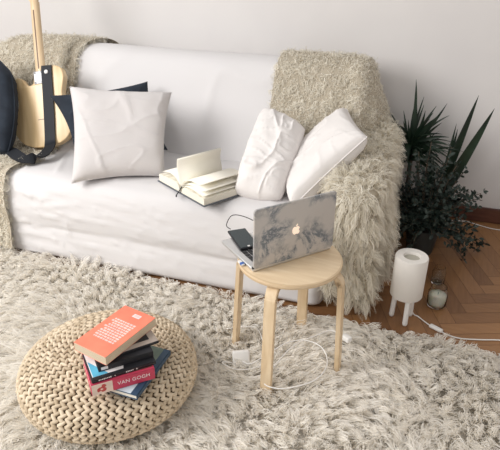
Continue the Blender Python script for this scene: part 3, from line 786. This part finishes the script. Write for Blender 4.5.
# ================================================================ WOVEN POUF
def make_pouf():
    p = empty('woven_pouf', (-.880, 1.244, .012), 0, 'low round woven natural fibre pouf on the rug with books on it', 'pouf')
    zc, hz, Rr, ex = .094, .092, .291, 2/2.6
    def prof(a):
        c, s = math.cos(a), math.sin(a)
        return Rr*abs(c)**ex, zc+hz*math.copysign(abs(s)**ex, s)
    A = [prof(R(90-i*.5)) for i in range(0, 330)]
    # arclength table
    S = [0]
    for i in range(1, len(A)): S.append(S[-1]+math.dist(A[i], A[i-1]))
    def at_s(s):
        r = np.interp(s, S, [q[0] for q in A]); z = np.interp(s, S, [q[1] for q in A]); return r, z
    core = [at_s(s) for s in np.linspace(0, S[-1], 40)]
    cv, cf = [], []
    cprof = []
    for s in np.linspace(.002, S[-1], 40):
        r0, z0 = at_s(max(0, s-.004)); r1, z1 = at_s(min(S[-1], s+.004)); tr, tz = r1-r0, z1-z0; l = math.hypot(tr, tz); r, z = at_s(s)
        cprof.append((max(.0005, r+tz/l*.0085), z-tr/l*.0085))
    v, f = lathe(cprof, 64); mesh_obj('core', v, [q[::-1] for q in f], M['straw_core'], p)
    # unit lump
    nu, nv = 7, 6; lu = []
    for i in range(nu+1):
        th = PI*i/nu
        for j in range(nv): ph = 2*PI*j/nv; lu.append((-math.cos(th), math.sin(th)**.8*math.cos(ph), math.sin(th)**.8*math.sin(ph)))
    lu = np.array(lu); lf = []
    for i in range(nu):
        for j in range(nv): lf.append((i*nv+j, i*nv+(j+1) % nv, (i+1)*nv+(j+1) % nv, (i+1)*nv+j))
    lf = np.array(lf); Vs, Fs, Cs = [], [], []; off = 0
    sp = .0225; nr = int(S[-1]/sp)
    for ring in range(nr):
        s = sp*(ring+.55); r, z = at_s(s); r0, z0 = at_s(max(0, s-.004)); r1, z1 = at_s(s+.004); tr, tz = r1-r0, z1-z0; l = math.hypot(tr, tz) or 1; tr /= l; tz /= l
        n = max(5, int(2*PI*r/.0245)); off0 = random.random()*6
        for k in range(n):
            for sg in (-1, 1):
                a = off0+2*PI*(k+(.0 if sg < 0 else .5*0))/n
                er = Vector((math.cos(a), math.sin(a), 0)); T = Vector((-math.sin(a), math.cos(a), 0))
                D = er*tr+Vector((0, 0, tz)); N = er*(-tz)+Vector((0, 0, tr)); N = -N if (N.dot(er*r+Vector((0, 0, z-zc))) < 0) else N
                q = R(36+random.uniform(-5, 5))
                ax = T*math.cos(q)+D*sg*math.sin(q); sd = N.cross(ax)
                ctr = er*r+Vector((0, 0, z))+D*sg*sp*.245-N*.0035+N*random.uniform(-.0006, .0006)
                hl, hw, ht = .0162, .0066, .0066
                Mx = np.array([ax*hl, sd*hw, N*ht]); V = lu@Mx+np.array(ctr)
                Vs.append(V); Fs.append(lf+off); off += len(lu)
                Cs.append(np.full(len(lu), min(1, max(0, random.gauss(.55, .25)))))
    o = np_obj('woven_cover', [(np.concatenate(Vs), np.concatenate(Fs), np.concatenate(Cs), 0)], M['straw'], p)
make_pouf()

# ================================================================ BOOKS ON THE POUF
TOPZ = .199
def book(corner, ang, w, l, z, th, cover, label, paper='paper', spine='near', hard=True, parts=None, group='books stacked on the pouf'):
    """local x = spine direction (length l), local y = width w, origin at the near corner"""
    b = empty('book', (corner[0], corner[1], z), R(ang), label, 'book', group)
    ct = .0022 if hard else .0011; ov = .002 if hard else 0
    cov = bmesh.new()
    box_bm(l, w, ct, (l/2, w/2, ct/2), .0005, 1, bm=cov); box_bm(l, w, ct, (l/2, w/2, th-ct/2), .0005, 1, bm=cov)
    box_bm(l, ct, th, (l/2, ct/2, th/2), .0006, 1, bm=cov)
    cv = bm_obj('cover', cov, cover, b)
    pg = bm_obj('page_block', box_bm(l-2*ov-.001, w-ov-ct, th-2*ct-.0004, (l/2, (w+ct)/2-ov/2, th/2)), M[paper], b)
    return b, cv
def colmat(n, c, r=.5):
    m = mat(n, c, r); noise_col(m, tuple(x*.92 for x in c), tuple(min(1, x*1.06) for x in c), 25, 3); return m
M['coral'] = colmat('coral_cover', (0.93, 0.235, 0.145)); M['crimson'] = colmat('crimson_cover', (0.52, 0.045, 0.095)); M['bluebook'] = colmat('navy_blue_cover', (0.025, 0.065, 0.12))
M['palebeige'] = colmat('pale_beige_print', (0.72, 0.58, 0.50)); M['blackbook'] = colmat('black_cover', (0.014, 0.014, 0.018)); M['taupe'] = colmat('taupe_cover', (0.36, 0.30, 0.26))
M['paleblue'] = colmat('pale_blue_print', (0.55, 0.66, 0.72)); M['greenprint'] = colmat('green_print', (0.14, 0.20, 0.16)); M['brownprint'] = colmat('brown_print', (0.16, 0.06, 0.045))
M['ink_white'] = colmat('white_ink', (0.82, 0.78, 0.78)); M['pinkwhite'] = colmat('pale_pink_ink', (0.90, 0.62, 0.58)); M['redprint'] = colmat('red_print', (0.45, 0.05, 0.05)); M['sky'] = colmat('sky_blue_print', (0.10, 0.42, 0.62))
def patch(name, parent, m, x0, x1, y0, y1, z, th=.0004):
    return bm_obj(name, box_bm(x1-x0, y1-y0, th, ((x0+x1)/2, (y0+y1)/2, z+th/2)), m, parent)
def quadpatch(name, parent, m, pts, z, th=.0004):
    bm = extrude_outline(pts, th); bmesh.ops.translate(bm, vec=(0, 0, z+th/2), verts=bm.verts); return bm_obj(name, bm, m, parent)
# bottom: navy book lying diagonally, spine towards the right
z = TOPZ
b, c = book((-.672, 1.062), 88, .150, .215, z, .017, M['bluebook'], 'navy blue hardback with pale blue front, lowest of the stack on the pouf')
patch('cover_print', c, M['paleblue'], .002, .125, .022, .148, .017); patch('cover_print', c, M['greenprint'], .125, .213, .022, .148, .017)
z += .0180
# magenta art book
b, c = book((-.791, 1.018), 42.3, .150, .187, z, .040, M['crimson'], 'thick crimson art book with painter name on spine, second lowest of the stack')
patch('cover_print', c, M['brownprint'], .004, .183, .010, .148, .040)
bm_obj('spine_print', box_bm(.060, .0004, .0385, (.031, -.0002, .0200)), M['palebeige'], c)
# portrait blob on the spine: head and hair outline strokes
def spine_poly(name, parent, m, pts, cx, cz, s, off):
    bm = extrude_outline([(p.x*s, p.y*s) for p in catmull([(a, q, 0) for a, q in pts], 4, True)], .0004)
    bmesh.ops.transform(bm, matrix=Matrix.Translation((cx, off, cz)) @ Matrix.Rotation(R(90), 4, 'X'), verts=bm.verts); return bm_obj(name, bm, m, parent)
spine_poly('portrait_print', c, M['redprint'], [(-.9, -.8), (-.3, -.6), (0, -.95), (.7, -.8), (.9, -.2), (.6, .1), (.95, .5), (.6, .95), (.1, .9), (-.1, .4), (-.6, .3), (-1, -.1)], .030, .021, .014, -.0006)
spine_poly('portrait_print', c, M['palebeige'], [(-.4, -.4), (.1, -.45), (.3, -.1), (0, .1), (-.4, 0)], .030, .020, .010, -.0009)
tx = bpy.data.curves.new('lettering', 'FONT'); tx.body = 'VAN GOGH'; tx.size = .0175; tx.extrude = .0002; tx.align_x = 'CENTER'; tx.align_y = 'CENTER'; tx.space_character = 1.05
to = bpy.data.objects.new('lettering', tx); COL.objects.link(to); to.parent = c; to.location = (.1235, -.0006, .0225); to.rotation_euler = (R(90), 0, 0); tx.materials.append(M['ink_white'])
bpy.context.view_layer.update(); _me = bpy.data.meshes.new_from_object(to); _m = to.matrix_local.copy(); bpy.data.objects.remove(to)
to = bpy.data.objects.new('lettering', _me); COL.objects.link(to); to.parent = c; to.location = (.1235, -.0006, .0215); to.rotation_euler = (R(90), 0, 0)
z += .0410
# thin black book with lettering on the spine and a pale, blue-cornered cover
b, c = book((-.790, 1.026), 45, .135, .190, z, .012, M['blackbook'], 'thin black-spined book with white and blue cover, lying on the crimson book')
quadpatch('cover_print', c, M['ink_white'], [(.004, .012), (.095, .012), (.12, .133), (.004, .133)], .012)
quadpatch('cover_print', c, M['sky'], [(.006, .012), (.050, .012), (.006, .085)], .0125)
for x0, x1 in ((.020, .062), (.066, .074), (.100, .128), (.131, .140)):
    n = int((x1-x0)/.0048)
    for k in range(n):
        hgt = random.choice((.0034, .0044, .0050)); bm_obj('lettering', box_bm(.0030, .0004, hgt, (x0+k*.0048, -.0003, .006)), M['ink_white'], c)
z += .0125
# thicker black book
b, c = book((-.790, 1.062), 43.5, .105, .165, z, .020, M['blackbook'], 'plain black paperback in the middle of the stack, under the taupe one')
bm_obj('spine_print', box_bm(.020, .0004, .010, (.018, -.0003, .010)), M['ink_white'], c)
z += .0205
b, c = book((-.772, 1.104), 48, .115, .150, z, .008, M['blackbook'], 'slim book with a taupe bordered dark cover, just below the coral book')
patch('cover_print', c, M['taupe'], .001, .149, .003, .113, .008); patch('cover_print', c, M['blackbook'], .012, .128, .022, .100, .0084)
z += .0090
CORZ = z
b, c = book((-.764, 1.066), 76.5, .128, .222, z, .030, M['coral'], 'coral orange paperback with pale text block, topmost on the pouf stack', paper='old_paper', hard=False)
c.data.materials.clear(); c.data.materials.append(M['coral'])
# the coral book's spine is on its far side: swap cover wall by mirroring in y
for ob in b.children:
    for vv in ob.data.vertices: vv.co.y = .128-vv.co.y
    ob.data.flip_normals()
for row in range(10):
    # text rows run across the cover (local y)
    x = .055+row*.0105; y = .022+random.uniform(0, .002)
    end = .108-random.uniform(0, .012)
    while y < end:
        wl = random.uniform(.004, .013); wl = min(wl, end-y+.002)
        patch('lettering', c, M['pinkwhite'], x, x+.0066, y, y+wl, .0300); y += wl+.0028
patch('sticker', c, M['ink_white'], .187, .203, .040, .068, .0300); patch('sticker_print', c, M['pinkwhite'], .190, .200, .045, .063, .0305)

# ================================================================ LAMP, JARS, CABLES
def make_lamp():
    l = empty('table_lamp', (.036, 1.995, 0), 0, 'small white drum lamp on three short legs on the parquet', 'lamp')
    r = .064
    pr = [(r*.50, .282), (r*.50, .300), (r*.53, .304), (r*.96, .304), (r, .299), (r, .128), (r*.96, .124), (r*.5, .124)]
    v, f = lathe(pr, 48, close_top=True, close_bot=False); f = f[:-1]; v2, f2 = lathe([(0.001, .128), (r*.9, .128)], 48, close_bot=False, close_top=False)
    sh = auto(mesh_obj('lamp_shade', v+v2, f+[tuple(i+len(v) for i in q) for q in f2], M['lamp_white'], l), 40)
    v, f = lathe([(.0005, .292), (r*.50, .292)], 32, close_top=False, close_bot=False); mesh_obj('diffuser', v, f, M['lamp_inner'], l)
    for a in (-72, 48, 168):
        x, y = .040*math.cos(R(a)), .040*math.sin(R(a))
        v, f = tube([(x, y, .145), (x*1.12, y*1.12, .010)], .0105, 14, 6); v2, f2 = lathe([(.002, 0.0), (.008, .003), (.0105, .010)], 14, (x*1.12, y*1.12, 0), close_top=False)
        auto(mesh_obj('leg', v+[Vector(q) for q in v2], f+[tuple(i+len(v) for i in q) for q in f2], M['white_plastic'], l), 50)
make_lamp()
M['glass'] = mat('clear_glass', (0.95, 0.97, 0.96), 0.03, Transmission_Weight=1.0, IOR=1.45); bump(M['glass'], 20, .02)
def jar(x, y, r, h, fill, label, name='candle_jar', cat='candle'):
    j = empty(name, (x, y, 0), 0, label, cat)
    pr = [(r*.6, .002), (r*.93, .004), (r, .014), (r, h*.74), (r*.80, h*.88), (r*.80, h), (r*.74, h), (r*.74, h*.88), (r*.93, h*.73), (r*.93, .016), (r*.85, .009), (.001, .008)]
    v, f = lathe(pr, 36, close_top=False); auto(mesh_obj('glass', v, f, M['glass'], j), 50)
    if fill:
        v, f = lathe([(r*.84, .0095), (r*.915, .018), (r*.915, h*fill), (r*.3, h*fill-.002), (.001, h*fill-.002)], 30, close_top=False); mesh_obj('wax', v, f, M['wax'], j)
        v, f = tube([(0, 0, h*fill-.004), (0.001, 0, h*fill+.012)], .0012, 6, 2); mesh_obj('wick', v, f, M['keys'], j)
jar(.168, 2.145, .041, .096, .60, 'glass candle jar with cream wax beside the lamp')
jar(.170, 2.33, .030, .085, 0, 'small empty clear glass standing behind the candle jar', 'drinking_glass', 'glass')
# lamp cord with in-line switch
c = empty('lamp_cord', (.05, 2.03, 0), 0, 'white lamp cord with inline switch running across the parquet', 'cord')
v, f = tube([(.055, 2.00, .127), (.062, 2.02, .06), (.080, 2.04, .006), (.10, 2.03, .004), (.13, 2.0, .004), (.160, 1.975, .004), (.20, 1.950, .004), (.26, 1.935, .004), (.34, 1.952, .004), (.42, 1.975, .004), (.55, 1.99, .004), (.75, 1.96, .004), (.95, 2.03, .004)], .0028, 8, 8)
loc(mesh_obj('cord', v, f, M['white_plastic'], c), c)
bm = box_bm(.058, .020, .014, (0, 0, .007), .006, 4); o = bm_obj('switch', bm, M['white_plastic'], c, True); o.location = (.172-.05, 1.966-2.03, .001); o.rotation_euler = (0, 0, R(-30))
bm_obj('rocker', box_bm(.012, .008, .003, (0, 0, .0145), .001), M['white_plastic'], o)
# thin cable along the baseboard
c = empty('wall_cable', (.4, 3.0, 0), 0, 'thin pale cable lying along the foot of the back wall', 'cable')
v, f = tube([(.18, 3.00, .004), (.30, 3.035, .004), (.36, 3.015, .004), (.46, 2.985, .004), (.60, 3.01, .004), (.8, 3.04, .004), (.96, 3.03, .004)], .0026, 6, 6); loc(mesh_obj('cable', v, f, M['white_plastic'], c), c)

# laptop charger on the rug
ch = empty('laptop_charger', (-.50, 1.50, .045), R(15), 'square white laptop charger with coiled cable on the rug under the stool', 'charger')
auto(bm_obj('charger_brick', box_bm(.062, .062, .027, (0, 0, .0), .006, 3), M['white_plastic'], ch), 40).rotation_euler = (R(62), 0, R(12))
c = M['white_plastic']
L = Matrix.Rotation(-R(15), 3, 'Z')
def wl(p): return L @ (Vector(p)-Vector((-.50, 1.50, .045)))
v, f = tube([wl(p) for p in [(-.486, 1.475, .058), (-.45, 1.46, .07), (-.41, 1.52, .072), (-.36, 1.60, .075), (-.30, 1.64, .075), (-.23, 1.62, .074), (-.195, 1.54, .072), (-.22, 1.45, .070), (-.30, 1.385, .068), (-.36, 1.375, .066), (-.385, 1.40, .066), (-.37, 1.47, .07), (-.33, 1.60, .072), (-.26, 1.69, .072), (-.215, 1.73, .074), (-.165, 1.70, .078)]], .0021, 8, 8); mesh_obj('charger_cable', v, f, M['white_plastic'], ch)
v, f = tube([wl(p) for p in [(-.52, 1.46, .055), (-.55, 1.44, .064), (-.50, 1.42, .066), (-.44, 1.44, .067), (-.40, 1.50, .068), (-.44, 1.58, .07), (-.50, 1.66,   .07), (-.60, 1.62, .068)]], .0016, 8, 8); mesh_obj('charger_cable', v, f, M['white_plastic'], ch)
pg = bm_obj('plug', box_bm(.036, .024, .022, (0, 0, 0), .005, 3), M['white_plastic'], ch, True); pg.location = wl((-.152, 1.695, .080)); pg.rotation_euler = (0, 0, R(-50))

# ================================================================ PLANTS
def blade(root, base, tip, width, bend, m='leaf', name='leaf', seg=9, twist=0.0, mid=None):
    base, tip = Vector(base), Vector(tip); ax = tip-base; L = ax.length; P = []
    ctrl = (base+tip)/2+Vector(bend)
    side = ax.cross(Vector((0.3, -1, 0.2))).normalized(); sd = Matrix.Rotation(twist, 3, ax) @ side
    v, f = [], []
    for i in range(seg+1):
        t = i/seg; p = base*(1-t)**2+ctrl*2*t*(1-t)+tip*t*t
        w = width*(min(1, .35+t*2.2))*(1-t**3)*.5+.0006; nn = ax.normalized().cross(sd)
        v += [p-sd*w, p+nn*w*.35, p+sd*w]
    for i in range(seg): a = i*3; f += [(a, a+1, a+4, a+3), (a+1, a+2, a+5, a+4)]
    return v, f
def pot(root, x, y, r, h, m):
    v, f = lathe([(r*.72, 0), (r*.74, .004), (r, h), (r*.93, h), (r*.88, h*.9)], 28, (x, y, 0), close_top=True)
    o = auto(mesh_obj('pot', v, f, m, root), 50)
    v, f = lathe([(.001, h*.905), (r*.87, h*.905)], 28, (x, y, 0), close_bot=False, close_top=False); mesh_obj('soil', v, f, M['soil'], root)
# spiky dracaena on a cane
d = empty('dracaena', (-.02, 2.86, 0), 0, 'spiky potted dracaena with narrow dark leaves beside the sofa arm', 'plant')
pot(d, 0, 0, .085, .17, M['pot'])
v, f = tube([(0, 0, .15), (-.01, 0, .25), (-.015, 0, .37), (-.012, 0, .46)], .011, 8, 5); mesh_obj('cane', v, f, M['bark'], d)
random.seed(11)
crown = Vector((-.03, -.01, .44))
for k in range(160):
    a = random.uniform(0, 2*PI); el = random.uniform(-.45, 1.2); L = random.uniform(.15, .26)*(1.1 if el > .6 else 1)
    di = Vector((math.cos(a)*math.cos(el), math.sin(a)*math.cos(el)*.75, math.sin(el)))
    bs = crown+Vector((0, 0, random.uniform(-.06, .05)))
    tp = bs+di*L+Vector((0, 0, -.05*math.cos(el)*L/.2)); tp.y = min(tp.y, .18)
    v, f = blade(d, bs, tp, random.uniform(.012, .020), Vector((0, 0, .05*math.cos(el))), twist=random.uniform(-1, 1)); mesh_obj('leaf', v, f, M['leaf'], d)
for tip, w in (((-.045, -.01, .80), .020), ((.115, -.02, .70), .017), ((-.03, 0, .70), .02), ((.02, -.04, .66), .02)):
    v, f = blade(d, crown, tip, w, (.02, 0, .0)); mesh_obj('leaf', v, f, M['leaf'], d)
for tip in ((.23, -.03, .47), (.20, -.06, .33), (.17, -.05, .50)):
    v, f = blade(d, crown, tip, .006, (.0, 0, .05)); mesh_obj('leaf', v, f, M['leaf'], d)
# tall strap leaves
s = empty('snake_plant', (.135, 2.90, 0), 0, 'tall strap-leaved plant against the wall behind the bushy plant', 'plant')
pot(s, 0, 0, .075, .13, M['pot'])
def iv(p): return Vector(p)-Vector((.135, 2.90, 0))
for tip, w, bend in (((.232, 2.87, .745), .056, (.0, 0, .0)), ((.312, 2.86, .690), .062, (.0, 0, -.03)), ((.155, 2.86, .60), .022, (0, 0, 0)), ((.17, 2.94, .55), .028, (.01, 0, 0)), ((.04, 2.88, .55), .025, (-.01, 0, 0)), ((.07, 2.93, .42), .026, (-.01, 0, 0)), ((.22, 2.92, .40), .03, (.0, 0, 0))):
    v, f = blade(s, iv((.115+random.uniform(-.012, .02), 2.89, .11)), iv(tip), w, bend, twist=random.uniform(-.4, .4), seg=14); mesh_obj('leaf', v, f, M['leaf'], s)
# low bushy plant
bsh = empty('bushy_plant', (.075, 2.62, 0), 0, 'low bushy plant with small dark leaves trailing on the parquet behind the lamp', 'plant')
pot(bsh, 0, 0, .085, .14, M['pot'])
LV, LF, SV, SF = [], [], [], []
def leafq(p, d, L, w):
    d = d.normalized(); s = d.cross(Vector((random.gauss(0, 1), random.gauss(0, 1), random.gauss(0, 1)))).normalized(); n = d.cross(s)*.15*w
    o = len(LV); LV.extend([p, p+d*L*.3+s*w*.5+n, p+d*L*.3-s*w*.5+n, p+d*L*.7+s*w*.42+n, p+d*L*.7-s*w*.42+n, p+d*L])
    LF.extend([(o, o+1, o+2), (o+1, o+3, o+4, o+2), (o+3, o+5, o+4)])
stems = 125
for k in range(stems):
    a = random.uniform(0, 2*PI); rr = random.uniform(.02, .23)
    tip = Vector((math.cos(a)*rr*1.15+.0, math.sin(a)*rr*.85, random.uniform(.05, .64)*(1-.55*rr/.23)+.02))
    if k < 6: tip = Vector((.20+.03*k*.7, -.02+.02*k, .03+.01*(k % 3)))
    b0 = Vector((math.cos(a)*.03, math.sin(a)*.03, .13)); mid = (b0+tip)/2+Vector((0, 0, .07))
    P = [b0*(1-t)**2+mid*2*t*(1-t)+tip*t*t for t in np.linspace(0, 1, 9)]
    v, f = tube(P, .0018, 5, 1); o = len(SV); SV.extend(v); SF.extend([tuple(i+o for i in q) for q in f])
    for i in range(2, 9):
        for _ in range(4):
            dr = Vector((random.gauss(0, 1), random.gauss(0, 1), random.gauss(.3, .8)))
            leafq(P[i]+Vector((random.gauss(0, .006),)*3), dr, random.uniform(.018, .036), random.uniform(.010, .018))
o = mesh_obj('foliage', LV, LF, M['leaf_grey'], bsh); mesh_obj('stems', SV, SF, M['bark'], bsh)
for vv in o.data.vertices: vv.co.z = max(vv.co.z, .004)
